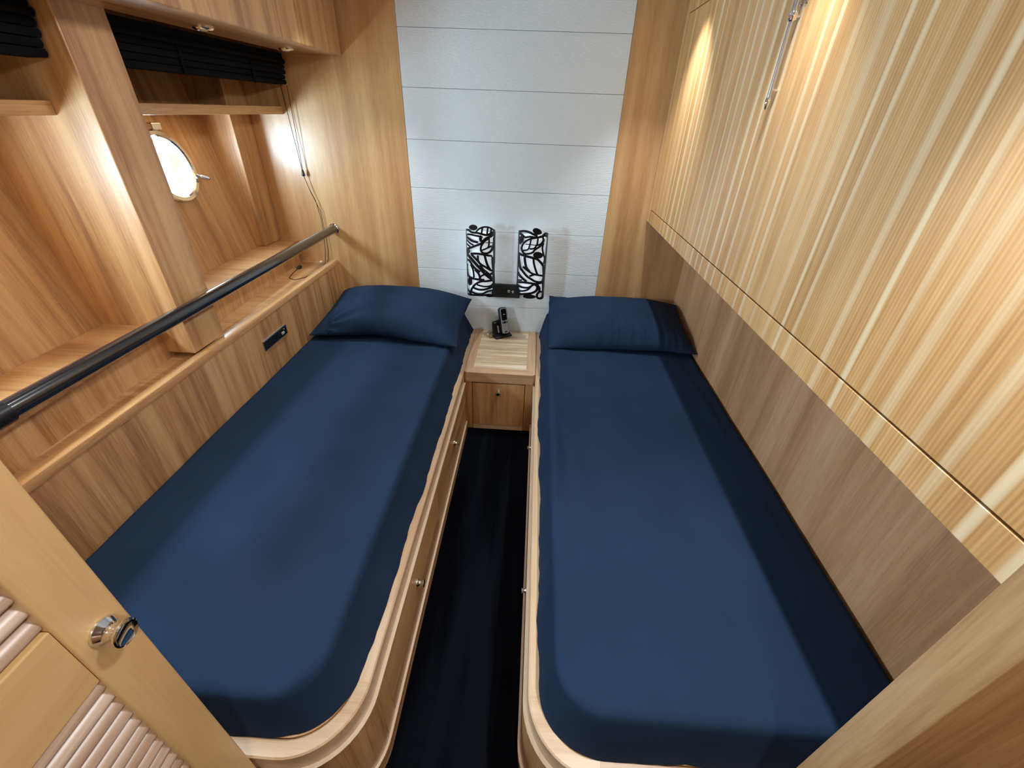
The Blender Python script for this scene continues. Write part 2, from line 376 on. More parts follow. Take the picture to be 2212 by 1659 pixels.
# ================================================================== side ledge
XL = -1.115
ledge = thing('side_ledge', (XL, 1.3, 0), 'long stepped wooden ledge with tray along the hull above the left bed', 'ledge')
B().box(XL - 0.022, XL, 0.29, HW - 0.001, 0.02, 0.742, 0.0).done('side_panel', W_Z, ledge)
lp = B()
poly = [(XL - 0.031, 0.735), (XL + 0.002, 0.735), (XL + 0.003, 0.752), (XL, 0.759), (XL - 0.008, 0.762), (XL - 0.026, 0.762), (XL - 0.031, 0.758)]
lp.prism(poly, 'y', 0.29, HW - 0.001).done('lip', W_Y, ledge, label='rounded pale lip along the tray')
def riser_x(y): return -1.19 - 0.075 * (y - 0.65)
tb = B(); tb.hexa([(riser_x(0.29) - 0.01, 0.29, 0.722), (XL - 0.031, 0.29, 0.722), (XL - 0.031, HW - 0.001, 0.722), (riser_x(HW) - 0.01, HW - 0.001, 0.722),
                   (riser_x(0.29) - 0.01, 0.29, 0.744), (XL - 0.031, 0.29, 0.744), (XL - 0.031, HW - 0.001, 0.744), (riser_x(HW) - 0.01, HW - 0.001, 0.744)]).done('tray', W_X, ledge)
tb = B(); tb.hexa([(riser_x(0.29) - 0.016, 0.29, 0.744), (riser_x(0.29), 0.29, 0.744), (riser_x(HW), HW - 0.001, 0.744), (riser_x(HW) - 0.016, HW - 0.001, 0.744),
                   (riser_x(0.29) - 0.016, 0.29, 0.842), (riser_x(0.29), 0.29, 0.842), (riser_x(HW), HW - 0.001, 0.842), (riser_x(HW) - 0.016, HW - 0.001, 0.842)]).done('riser', W_Z, ledge)
tb = B(); tb.hexa([(hx(0.29, 0.842) + 0.002, 0.29, 0.842), (riser_x(0.29) + 0.004, 0.29, 0.842), (riser_x(HW) + 0.004, HW - 0.001, 0.842), (hx(HW, 0.842) + 0.002, HW - 0.001, 0.842),
                   (hx(0.29, 0.861) + 0.002, 0.29, 0.861), (riser_x(0.29) + 0.004, 0.29, 0.861), (riser_x(HW) + 0.004, HW - 0.001, 0.861), (hx(HW, 0.861) + 0.002, HW - 0.001, 0.861)]).done('sill', W_X, ledge)
# black socket strip set in the side panel
sp = thing('socket_strip', (XL, 1.62, 0.61), 'black switch strip in a thin steel frame on the wood panel beside the left pillow', 'switch panel')
B().box(XL + 0.001, XL + 0.005, 1.530, 1.716, 0.609, 0.655, 0.0015).done('steel_frame', CHROME, sp)
B().box(XL + 0.004, XL + 0.0075, 1.535, 1.711, 0.614, 0.650, 0.001).done('black_plate', BLACKPL, sp)
B().box(XL + 0.007, XL + 0.012, 1.663, 1.683, 0.622, 0.634, 0.002).done('switch', SILVER, sp)
B().lathe((XL + 0.007, 1.688, 0.641), (1, 0, 0), [(0, 0.003), (0.002, 0.003)], 12).done('indicator', SILVER, sp)

# upper shelves in both bays
for i, (a, c) in enumerate(((0.29, 1.221), (1.379, HW - 0.001))):
    s = thing('upper_shelf', (-1.42, (a + c) / 2, 1.455), ('wooden shelf under the black blind in the bay nearest the camera', 'wooden shelf under the black blind, above the porthole in view')[i], 'shelf', 'upper shelves along the hull')
    B().box(-1.62, -1.262, a, c, 1.458, 1.480).done('board', W_X, s)
    B().box(-1.262, -1.243, a, c, 1.455, 1.487, 0.002).done('front_edge', W_Y, s)
# pleated black blinds
blinds = []
for i, (a, c) in enumerate(((0.29, 1.218), (1.382, HW - 0.012))):
    s = thing('pleated_blind', (-1.21, (a + c) / 2, 1.57), ('black folded blind over the shelf in the bay nearest the camera', 'black folded blind over the shelf, with long cords by the head wall')[i], 'blind', 'folded black blinds')
    B().box(-1.25, -1.185, a, c, 1.668, 1.689, 0.003).done('headrail', F_BLIND, s)
    for k in range(5):
        z1 = 1.668 - 0.019 * k; ins = 0.004 * (k % 2) + 0.003 * k
        poly = [(-1.232 - ins, z1), (-1.180 - ins, z1 - 0.001), (-1.176 - ins, z1 - 0.009), (-1.181 - ins, z1 - 0.018), (-1.232 - ins, z1 - 0.019)]
        B().prism(poly, 'y', a + 0.002, c - 0.002).done('fold', F_BLIND, s)
    for t in (0.3, 0.72):
        y = a + (c - a) * t
        B().box(-1.1845, -1.1815, y - 0.006, y + 0.006, 1.568, 1.668).done('tape', F_BLIND, s)
    blinds.append(s)
s = blinds[1]
def wob(p, q, n, amp):
    p, q = Vector(p), Vector(q)
    return [p.lerp(q, k / n) + Vector((noise.noise((k * .7, p.x * 9, 3)) * amp, 0, 0)) * math.sin(PI * k / n) for k in range(n + 1)]
B().tube(wob((-1.215, 2.335, 1.57), (-1.199, 2.338, 1.215), 8, 0.004), 0.0014, 6).done('cord', CORD, s)
B().tube(wob((-1.186, 2.337, 1.57), (-1.196, 2.339, 1.215), 8, 0.004), 0.0014, 6).done('cord', CORD, s)
B().lathe((-1.197, 2.338, 1.219), (0, 0, -1), [(0, 0.0025), (0.004, 0.005), (0.014, 0.0065), (0.024, 0.0085), (0.029, 0.0075), (0.031, 0.003)], 14).done('tassel', BLACKPL, s)
B().tube([(-1.197, 2.339, 1.19), (-1.185, 2.344, 1.13), (-1.165, 2.346, 1.07), (-1.155, 2.347, 0.98), (-1.158, 2.348, 0.90), (-1.166, 2.347, 0.82), (-1.175, 2.342, 0.765), (-1.172, 2.325, 0.7465),
          (-1.160, 2.26, 0.7460), (-1.156, 2.18, 0.7460), (-1.170, 2.08, 0.7460), (-1.205, 2.035, 0.7460), (-1.245, 2.06, 0.7460), (-1.262, 2.13, 0.7462), (-1.268, 2.19, 0.7480)], 0.0014, 6).done('cord', CORD, s)
B().tube([(-1.198, 2.339, 1.19), (-1.179, 2.343, 1.11), (-1.149, 2.345, 1.02), (-1.148, 2.346, 0.92), (-1.150, 2.346, 0.82), (-1.158, 2.341, 0.765), (-1.160, 2.32, 0.7462), (-1.153, 2.22, 0.7462)], 0.0014, 6).done('cord', CORD, s)
B().lathe((-1.268, 2.190, 0.754), (0.2, 1, 0), [(0, 0.003), (0.004, 0.006), (0.018, 0.008), (0.028, 0.0095), (0.034, 0.008), (0.036, 0.003)], 14).done('tassel', BLACKPL, s)
B().box(-1.204, -1.192, 2.325, 2.338, 0.7455, 0.755, 0.002).done('white_block', WHITEPL, s)  # small white block on the tray

# overhead box with valance and two small lights
XV = -0.915
vb = thing('overhead_locker', (-1.0, 1.3, 1.69), 'wooden overhead locker running along the top left above the left bed', 'locker')
B().box(XV - 0.022, XV, 0.29, HW - 0.001, 1.688, CZ - 0.001, 0.004, 3).done('front_panel', W_Z, vb)
B().box(-1.139, XV - 0.022, 0.29, HW - 0.001, 1.690, 1.712).done('underside', W_Y, vb)
for i, y in enumerate((1.637, 2.144)):
    s = thing('reading_spotlight', (-1.058, y, 1.69), ('small chrome spotlight under the overhead locker, the one nearer the frame post', 'small chrome spotlight under the overhead locker, the one nearer the head wall')[i], 'spotlight', 'spotlights under the overhead locker')
    B().lathe((-1.058, y, 1.690), (0, 0, -1), [(0, 0.030), (0.003, 0.030), (0.007, 0.026), (0.009, 0.019), (0.005, 0.017)], 28).done('trim_ring', CHROME, s)
    B().lathe((-1.058, y, 1.686), (0, 0, -1), [(0, 0.0165), (0.002, 0.016), (0.006, 0.010), (0.007, 0.003)], 20).done('lens', OPAL, s)

# black leather handrail
hr = thing('handrail', (-1.10, 1.5, 0.93), 'black leather-wrapped handrail running along the hull above the ledge', 'rail')
B().tube([(-1.10, 0.60 + 0.1 * k, 0.93) for k in range(18)] + [(-1.10, HW - 0.012, 0.93)], 0.0225, 24).done('tube', LEATHER, hr)
B().lathe((-1.10, HW - 0.001, 0.93), (0, -1, 0), [(0, 0.029), (0.006, 0.029), (0.010, 0.026), (0.012, 0.0235)], 28).done('flange', CHROME, hr)
B().tube([(-1.10, 0.663, 0.93), (-1.10, 0.58, 0.93)], 0.0265, 24).done('sleeve', BLACKPL, hr)
B().tube([(-1.10, 0.60, 0.925), (-1.13, 0.60, 0.90), (-1.16, 0.60, 0.862)], 0.012, 12).done('bracket', BLACKPL, hr)

# ================================================================== folded bunk on the right
XB = 0.578
bh = thing('bunk_housing', (XB, 1.3, 1.045), 'wooden housing rails and underside that frame the folded bunk', 'housing')
B().box(XB, XB + 0.03, 0.288, HW - 0.001, 1.045, 1.1045, 0.0015).done('lower_rail', W_BUNK, bh)
B().box(XB, XB + 0.03, 0.288, HW - 0.001, 1.8625, CZ - 0.001, 0.0015).done('upper_rail', W_BUNK, bh)
B().box(XB, XB + 0.03, 2.3035, HW - 0.001, 1.105, 1.862, 0.0).done('end_stile', W_BUNK, bh)
B().box(XB + 0.03, XR - 0.001, 0.288, HW - 0.001, 1.045, 1.065).done('underside', W_Y, bh)
fb = thing('folding_bunk', (XB, 1.3, 1.108), 'large light striped wood panel of the folded bunk on the right wall', 'bunk')
B().box(XB, XB + 0.03, 0.29, 2.3025, 1.1080, 1.8590, 0.001).done('panel', W_BUNK, fb)
st = thing('support_strut', (XB, 1.31, 1.53), 'thin chrome telescopic strut hanging upright on the striped bunk panel', 'strut')
xs_ = XB - 0.016
B().tube([(xs_, 1.31, 1.545), (xs_, 1.31, 1.70)], 0.0048, 14).done('rod', STEEL, st)
B().tube([(xs_, 1.31, 1.712), (xs_, 1.31, 1.90)], 0.0068, 16).done('sleeve', STEEL, st)
B().lathe((xs_, 1.31, 1.695), (0, 0, 1), [(0, 0.0055), (0.003, 0.0095), (0.010, 0.0105), (0.017, 0.0095), (0.020, 0.007)], 18).done('collar', CHROME, st)
B().lathe((xs_, 1.31, 1.55), (0, 0, -1), [(0, 0.005), (0.004, 0.0062), (0.012, 0.0060), (0.022, 0.0035), (0.026, 0.0012)], 16).done('tip', CHROME, st)
for z in (1.565, 1.705, 1.735):
    B().tube([(xs_ + 0.003, 1.31, z), (XB - 0.0005, 1.31, z)], 0.0032, 10).done('pin', CHROME, st)
for dy in (-0.012, 0.012):
    B().lathe((XB - 0.0003, 1.31 + dy, 1.728), (-1, 0, 0), [(0, 0.005), (0.002, 0.0045), (0.003, 0.002)], 12).done('screw', CHROME, st)

# ================================================================== beds
def arc(cx, cy, r_, a0, a1, n=12): return [(cx + r_ * math.cos(a0 + (a1 - a0) * k / n), cy + r_ * math.sin(a0 + (a1 - a0) * k / n)) for k in range(n + 1)]
def bed_base(name_label, sgn, xo, xw, yf, RC=0.15):
    """sgn=-1: bed lies to the left of its aisle face at xo; xw is the wall side"""
    t = thing('bed_base', ((xo + xw) / 2, 1.3, 0), name_label, 'bed base', 'wooden berth bases')
    yc = yf + RC; xc = xo + sgn * RC
    side = 1 if sgn > 0 else -1
    a0 = PI if sgn > 0 else 0.0
    def path(off):     # offset outward from the rail face
        st_ = [(xo - sgn * off, HW - 0.003), (xo - sgn * off, yc)]
        if sgn > 0: ar = arc(xc, yc, RC + off, PI, 1.5 * PI)
        else: ar = arc(xc, yc, RC + off, 0, -0.5 * PI)
        ft = [(xc, yf - off), (xw, yf - off)]
        return st_, ar, ft
    s0, ar, ft = path(0)
    B().sweep(s0, 0.034, 0.312, 0.372, side, 0.0035).done('side_rail', W_RAIL, t)
    B().sweep(ar, 0.034, 0.312, 0.3722, side, 0.0035).done('corner_rail', W_RAILX, t, 40)
    B().sweep(ft, 0.034, 0.312, 0.372, side, 0.0035).done('foot_rail', W_RAILX, t)
    s1, ar1, ft1 = path(0.006)
    B().sweep([s1[1], ] + ar1[1:-1] + [ft1[0]], 0.02, 0.0625, 0.309, side, 0.002).done('corner_panel', W_Z, t, 40)
    B().sweep([(xc + sgn * 0.002, yf - 0.006), (xw, yf - 0.006)], 0.02, 0.0625, 0.309, side, 0.002).done('foot_panel', W_Z, t)
    xp = xo - sgn * 0.006
    yend = 1.842
    for (ya, yb_) in ((yc + 0.06, 1.1145), (1.1180, yend)):
        dr = B().box(min(xp, xp + sgn * 0.02), max(xp, xp + sgn * 0.02), ya, yb_, 0.0625, 0.309, 0.002).done('drawer', W_Y, t)
        knob((xp, 0.5 * (ya + yb_) if ya > 1 else 0.79, 0.21), (-sgn, 0, 0), dr, 0.78 if sgn < 0 else 0.5)
    B().box(min(xp, xp + sgn * 0.02), max(xp, xp + sgn * 0.02), yc + 0.002, yc + 0.057, 0.0625, 0.309, 0.001).done('stile', W_Z, t)
    s3, ar3, ft3 = path(0.0095); s3[0] = (s3[0][0], 1.842)
    B().sweep(s3 + ar3[1:-1] + ft3, 0.012, 0.3092, 0.3118, side).done('edge_highlight', W_HIGHLIGHT, t, 40, label='painted highlight line along the edge under the rail')  # thin pale strip added as the painted edge highlight
    s4, ar4, ft4 = path(0.0125); s4[0] = (s4[0][0], 1.842)
    B().sweep(s4 + ar4[1:-1] + ft4, 0.018, 0.0582, 0.0612, side).done('edge_highlight', W_HIGHLIGHT, t, 40, label='painted highlight line along the edge above the plinth')
    s2, ar2, ft2 = path(0.010)
    s2[0] = (s2[0][0], 1.846)
    B().sweep(s2 + ar2[1:-1] + ft2, 0.026, 0.0, 0.058, side, 0.002).done('plinth', W_Y, t, 40)
    # carcass carrying the mattress
    a, c = sorted((xo + sgn * 0.036, xw))
    poly = [(xo + sgn * 0.036, HW - 0.004), (xw, HW - 0.004), (xw, yf + 0.036), (xc, yf + 0.036)] + [(x, y) for x, y in reversed(arc(xc, yc, RC - 0.036, a0, a0 + sgn * 0.5 * PI))][1:]
    B().prism(poly, 'z', 0.01, 0.3715).done('carcass', W_Y, t, 40)
    return t
bed_base('wooden base of the left bed with rounded foot corner and drawers', -1, -0.32, -1.113, 0.288)
bed_base('wooden base of the right bed with rounded foot corner and drawers', 1, 0.047, 0.820, 0.300)

def mattress(label, x0, x1, y0, y1, ztop, corner, seed, RC=0.105, r_=0.024, nx=64, ny=120):
    """corner 'R': rounded plan corner at (x1,y0); 'L': at (x0,y0)"""
    bm = bmesh.new(); zb = 0.3735
    def spaced(a, c, n):
        out = []
        for k in range(n + 1):
            t = k / n; t = t - 0.13 * math.sin(2 * PI * t); out.append(a + (c - a) * t)
        return out
    FL = 0.040 if corner == 'R' else 0.022                                       # the sides flare from the top edge to the rail
    bx0, bx1, by0 = x0, x1, y0
    if corner == 'R': x1 = x1 - FL
    else: x0 = x0 + FL
    FLF = 0.018; y0 = y0 + FLF
    X, Y = spaced(x0, x1, nx), spaced(y0, y1, ny)
    def plan(x, y):
        cxn = x1 - RC if corner == 'R' else x0 + RC; cyn = y0 + RC
        dx = x - cxn; dy = y - cyn
        if ((dx > 0) if corner == 'R' else (dx < 0)) and dy < 0:
            m_ = max(abs(dx), abs(dy)); l = math.hypot(dx, dy)
            k = m_ / l if l > 1e-9 else 1
            return cxn + dx * k, cyn + dy * k, RC - m_
        return x, y, 9
    grid = []
    for i, x in enumerate(X):
        row = []
        for j, y in enumerate(Y):
            px, py, dc = plan(x, y)
            inner = (x1 - x) if corner == 'R' else (x - x0)
            wall = (x - x0) if corner == 'R' else (x1 - x)
            foot = y - y0; head = y1 - y
            d = min(inner, foot, dc)
            dw = min(wall, head)
            z = ztop
            def drop(dd, rr): return 0 if dd >= rr else rr - math.sqrt(max(0, rr * rr - (rr - dd) ** 2))
            z -= drop(d, r_) + drop(dw, 0.022)
            # gentle crown, folds pulled along the length, gathers near the rounded corner
            z += 0.004 * noise.noise((px * 2.2 + seed, py * 1.1, seed))
            f = noise.noise((px * 16 + seed, py * 1.8 + 0.5 * px, 2.0 + seed)); edge = math.exp(-max(0, min(inner, wall) - 0.03) / 0.10)
            z += (0.0012 + 0.0060 * edge) * max(0, f - 0.08) * 2
            f3 = noise.noise((px * 38 + 9 * py + seed, py * 7, 11.0 + seed)); gate = max(0, noise.noise((px * 4, py * 3.2 + seed, 1.0)) - 0.05)
            z += 0.040 * max(0, f3 - 0.22) * gate * math.exp(-max(0, inner - 0.08) / 0.16)
            f2 = noise.noise((px * 3 + py * 9 + seed, py * 3 - px * 2, 7.0)); z += 0.0016 * f2
            row.append(bm.verts.new((px, py, z)))
        grid.append(row)
    for i in range(nx):
        for j in range(ny): bm.faces.new((grid[i][j], grid[i + 1][j], grid[i + 1][j + 1], grid[i][j + 1]))
    loop = [grid[i][0] for i in range(nx + 1)] + [grid[nx][j] for j in range(1, ny + 1)] + [grid[i][ny] for i in range(nx - 1, -1, -1)] + [grid[0][j] for j in range(ny - 1, 0, -1)]
    prev = loop
    cx0, cy0 = (x0 + x1) / 2, (y0 + y1) / 2
    ztop_r = None
    levels = (0.35, 0.7, 1.0)
    for lv in levels:
        cur = []
        for v in loop:
            p = v.co
            z = p.z + (zb - p.z) * lv
            inn = (x1 - p.x) if corner == 'R' else (p.x - x0)
            near_foot = max(0.0, 1 - (p.y - y0) / 0.12)
            on_inner = max(0.0, 1 - inn / 0.10)
            s_ = 0.0105 * noise.noise((p.x * 5, p.y * 6.0 + seed, 4.2)) + 0.004 * noise.noise((p.x * 25, p.y * 26 + seed, 1.2))
            out = (s_ + 0.005) * (0.35 + 0.65 * lv)
            ccx = x1 - RC if corner == 'R' else x0 + RC; ccy = y0 + RC
            sx_ = max(0.0, (p.x - ccx) if corner == 'R' else (ccx - p.x)); sy_ = max(0.0, ccy - p.y)
            at_i = inn < 1e-4; at_f = (p.y - y0) < 1e-4
            if sx_ > 1e-6 and sy_ > 1e-6: k_ = math.hypot(sx_, sy_); nx_, ny_ = sx_ / k_, -sy_ / k_
            elif at_i: nx_, ny_ = 1.0, 0.0
            elif at_f: nx_, ny_ = 0.0, -1.0
            else: nx_, ny_ = 0.0, 0.0
            push = (FL * nx_ * nx_ + FLF * ny_ * ny_) * lv + out
            dx = (1 if corner == 'R' else -1) * nx_ * push; dy = ny_ * push
            cur.append(bm.verts.new((p.x + dx, p.y + dy, z)))
        n = len(loop)
        for k in range(n): bm.faces.new((prev[k], cur[k], cur[(k + 1) % n], prev[(k + 1) % n]))
        prev = cur
    bm.faces.new(list(reversed(prev)))
    b_ = B(); b_.bm.free(); b_.bm = bm
    o = b_.done('mattress', F_NAVY, None, 60)
    return tag(o, label, 'mattress', 'navy sheeted mattresses')
mattress('navy sheeted mattress on the left bed under the handrail', -1.112, -0.345, 0.326, 2.345, 0.498, 'R', 3.1)
mattress('navy sheeted mattress on the right bed beneath the folded bunk', 0.074, 0.818, 0.336, 2.345, 0.515, 'L', 8.7)

def pillow(label, c, W, D, H, tilt, rotz, seed, zmin, hem=False, fold=None):
    """a filled pillowcase: two bulging faces meeting in a pinched seam"""
    bm = bmesh.new(); n, m_ = 96, 56
    R = Matrix.Translation(c) @ Matrix.Rotation(rotz, 4, 'Z') @ Matrix.Rotation(tilt, 4, 'X')
    def pos(u, v, top):
        e = max(0.0, (-u - 0.70) / 0.30) if hem else 0.0            # open hem end lies flat and square
        ex = 1 - 0.055 * (1 - v * v) * (0 if (hem and u < 0) else 1)
        ey = 1 - 0.075 * (1 - u * u) * (1 - e)
        x = u * W / 2 * ex; y = v * D / 2 * ey
        q = max(0.0, 1 - abs(u) ** 3.2) ** 0.60 * max(0.0, 1 - v ** 4) ** 0.6
        q *= 0.74 + 0.26 * (1 - u * u) * (1 - 0.5 * v * v)
        front = math.exp(-(v + 1) / 0.30)
        z = H * (0.70 * q if top else -0.30 * q)
        z += 0.010 * math.sin(u * 2.1 + seed) * (1 - q)
        if top:
            wr = noise.noise((u * 11 + seed, v * 2.0, seed)) * front
            z += 0.012 * wr * (q ** 0.5) + 0.004 * noise.noise((u * 3, v * 3, seed))
            if hem:
                z -= 0.0035 * math.exp(-((u + 0.72) / 0.012) ** 2)
                z += 0.0045 * math.sin(u * 46 + 3 * math.sin(u * 9)) * front * max(0, 1 - (u - 0.1) ** 2) * (q ** 0.3)
        if fold:
            dx, dy = (u - fold[0]) * W / 2, (v - fold[1]) * D / 2
            dist = math.hypot(dx, dy); ang = math.atan2(dy, dx)
            k = math.exp(-dist / 0.17) * min(1, dist / 0.05)
            if top: z += 0.017 * math.sin(ang * 13 + 0.6) * k * max(0.0, math.cos(ang - 0.45))
            lift = math.exp(-((u + 0.12) / 0.42) ** 2) * math.exp(-(v + 1) / 0.22)
            z += 0.022 * lift; y += 0.020 * lift
        if hem: z += 0.030 * e * (v + 1) / 2
        y += 0.006 * noise.noise((u * 3.0, seed, v)) * (1 if v < 0 else 0.4); x += 0.005 * noise.noise((v * 3.0, seed, 5 + u))
        p = R @ Vector((x, y, z))
        if not top or p.z < zmin: p.z = max(p.z, zmin + (0.002 if top else 0))
        return p
    def sp_(k, n_):
        t = -1 + 2 * k / n_; return math.sin(t * PI / 2) * 0.6 + t * 0.4
    top = [[bm.verts.new(pos(sp_(i, n), sp_(j, m_), True)) for j in range(m_ + 1)] for i in range(n + 1)]
    bot = [[top[i][j] if i in (0, n) or j in (0, m_) else bm.verts.new(pos(sp_(i, n), sp_(j, m_), False)) for j in range(m_ + 1)] for i in range(n + 1)]
    for i in range(n):
        for j in range(m_):
            bm.faces.new((top[i][j], top[i + 1][j], top[i + 1][j + 1], top[i][j + 1]))
            bm.faces.new((bot[i][j], bot[i][j + 1], bot[i + 1][j + 1], bot[i + 1][j]))
    b_ = B(); b_.bm.free(); b_.bm = bm
    o = b_.done('pillow', F_NAVY, None, 180)
    return tag(o, label, 'pillow', 'navy pillows at the head wall')
pillow('plump navy pillow on the left bed, rounded top against the wood wall', (-0.719, 2.085, 0.557), 0.755, 0.48, 0.168, math.radians(8), math.radians(-1), 2.3, 0.508, fold=(-0.82, -0.9))
pillow('flatter navy pillow on the right bed with its straight hem towards the nightstand', (0.460, 2.09, 0.568), 0.72, 0.47, 0.150, math.radians(8), math.radians(-1), 6.1, 0.525, hem=True)

# ================================================================== nightstand
ns = thing('nightstand', (-0.137, 2.1, 0), 'small wooden nightstand between the two beds at the head wall', 'nightstand')
NX0, NX1, NY = -0.3185, 0.0455, 1.848
B().box(NX0, NX1, NY + 0.022, HW - 0.002, 0.008, 0.317).done('carcass', W_Z, ns)
for a, c in ((NX0, -0.2795), (-0.0025, NX1)):
    B().box(a, c, NY + 0.001, NY + 0.022, 0.008, 0.317, 0.004, 3).done('stile', W_Z, ns)
B().box(-0.2785, -0.0035, NY + 0.001, NY + 0.022, 0.008, 0.0375, 0.002).done('bottom_rail', W_RAILX, ns)
dd = B().box(-0.2775, -0.0045, NY - 0.002, NY + 0.020, 0.0395, 0.3080, 0.0025).done('door', W_Z, ns)
knob((-0.140, NY - 0.002, 0.259), (0, -1, 0), dd, 0.85)
TZ0, TZ1 = 0.3195, 0.3745
IX0, IX1, IY = -0.279, -0.001, 1.893
f = B(); f.prism([(NX0 + 0.012, NY - 0.006), (NX1 - 0.012, NY - 0.006), (NX1, NY + 0.006), (IX1, IY), (IX0, IY), (NX0, NY + 0.006)], 'z', TZ0, TZ1)
f.done('top_frame', W_FRAMEX, ns)
f = B(); f.prism([(NX0, NY + 0.006), (IX0, IY), (IX0, HW - 0.002), (NX0, HW - 0.002)], 'z', TZ0, TZ1); f.done('top_frame', W_FRAME, ns)
f = B(); f.prism([(NX1, NY + 0.006), (NX1, HW - 0.002), (IX1, HW - 0.002), (IX1, IY)], 'z', TZ0, TZ1); f.done('top_frame', W_FRAME, ns)
B().box(IX0 + 0.0006, IX1 - 0.0006, IY + 0.0006, HW - 0.002, TZ0, TZ1 - 0.0012).done('top_inset', W_INSET, ns, label='pale cross-striped inset of the top')

# cordless phone
th = math.radians(33)
PB = Matrix.Translation((-0.142, 2.252, TZ1)) @ Matrix.Rotation(th, 4, 'Z')
cr = thing('phone_cradle', PB.translation, 'black charging cradle holding the cordless phone on the nightstand', 'phone cradle')
B().hexa([PB @ Vector(p) for p in ((-0.055, 0, 0.0), (0.055, 0, 0.0), (0.050, 0.062, 0.0), (-0.050, 0.062, 0.0), (-0.052, 0.003, 0.012), (0.052, 0.003, 0.012), (0.048, 0.062, 0.028), (-0.050, 0.062, 0.028))], 0.004, 3).done('base', BLACKPL, cr)
B().hexa([PB @ Vector(p) for p in ((-0.052, 0.031, 0.010), (0.034, 0.031, 0.010), (0.034, 0.052, 0.010), (-0.052, 0.052, 0.010), (-0.050, 0.055, 0.088), (0.034, 0.057, 0.100), (0.034, 0.069, 0.100), (-0.050, 0.067, 0.088))], 0.004, 3).done('back_plate', BLACKPL, cr)
TL = PB @ Matrix.Translation((-0.021, 0.0390, 0.0455)) @ Matrix.Rotation(math.radians(-18), 4, 'X')
B().obox(TL, 0.010, 0.006, 0.042, 0.002).done('button_strip', SILVER, cr)
TL = PB @ Matrix.Translation((-0.036, 0.0515, 0.083)) @ Matrix.Rotation(math.radians(-18), 4, 'X')
B().obox(TL, 0.014, 0.002, 0.0025, 0.0006).done('label_mark', SILVER, cr)
B().tube([PB @ Vector(p) for p in ((-0.046, 0.058, 0.020), (-0.062, 0.052, 0.024), (-0.078, 0.044, 0.020), (-0.082, 0.034, 0.008), (-0.072, 0.030, 0.003), (-0.056, 0.036, 0.003), (-0.048, 0.050, 0.006))], 0.0016, 8).done('cable', BLACKPL, cr)
HS = PB @ Matrix.Translation((0.012, 0.0040, 0.0235)) @ Matrix.Rotation(math.radians(-17), 4, 'X')
hs = thing('cordless_phone', HS.translation, 'black and silver cordless phone handset standing in its cradle', 'phone')
def rr_poly(w_, h0, h1, r_, n=6):
    p = []
    for cx_, cz_, a in ((w_ / 2 - r_, h1 - r_, 0), (-w_ / 2 + r_, h1 - r_, PI / 2), (-w_ / 2 + r_, h0 + r_, PI), (w_ / 2 - r_, h0 + r_, 1.5 * PI)):
        p += [(cx_ + r_ * math.cos(a + PI / 2 * k / n), cz_ + r_ * math.sin(a + PI / 2 * k / n)) for k in range(n + 1)]
    return p
def hplate(w_, h0, h1, r_, y0, y1, name, mat):
    b_ = B(); b_.prism(rr_poly(w_, h0, h1, r_), 'y', y0, y1); bmesh.ops.transform(b_.bm, matrix=HS, verts=b_.bm.verts); return b_.done(name, mat, hs, 40)
hplate(0.048, 0.0, 0.155, 0.014, 0.0, 0.020, 'body', BLACKPL)
hplate(0.043, 0.003, 0.152, 0.012, -0.0025, 0.001, 'face_frame', SILVER)
hplate(0.034, 0.080, 0.147, 0.009, -0.004, -0.002, 'screen', SCREEN)
b_ = B()
for (x, z, w_, h_) in ((0, 0.115, 0.013, 0.0045),): b_.obox(HS @ Matrix.Translation((x, -0.0042, z)), w_, 0.0012, h_, 0.0004)
b_.done('screen_logo_mark', SILVER, hs)
def keybox(x, z, w_, h_): return B().obox(HS @ Matrix.Translation((x, -0.0032, z)), w_, 0.003, h_, 0.0008, 1)
keybox(0, 0.068, 0.012, 0.013).done('key', BLACKPL, hs)
for x in (-0.0125, 0.0125): keybox(x, 0.068, 0.008, 0.010).done('key', STEEL, hs)
for rz in range(4):
    for cx_ in (-0.0115, 0, 0.0115): keybox(cx_, 0.054 - 0.0095 * rz, 0.0085, 0.0055).done('key', GASKET, hs)
keybox(0.002, 0.013, 0.014, 0.006).done('key', BLACKPL, hs)

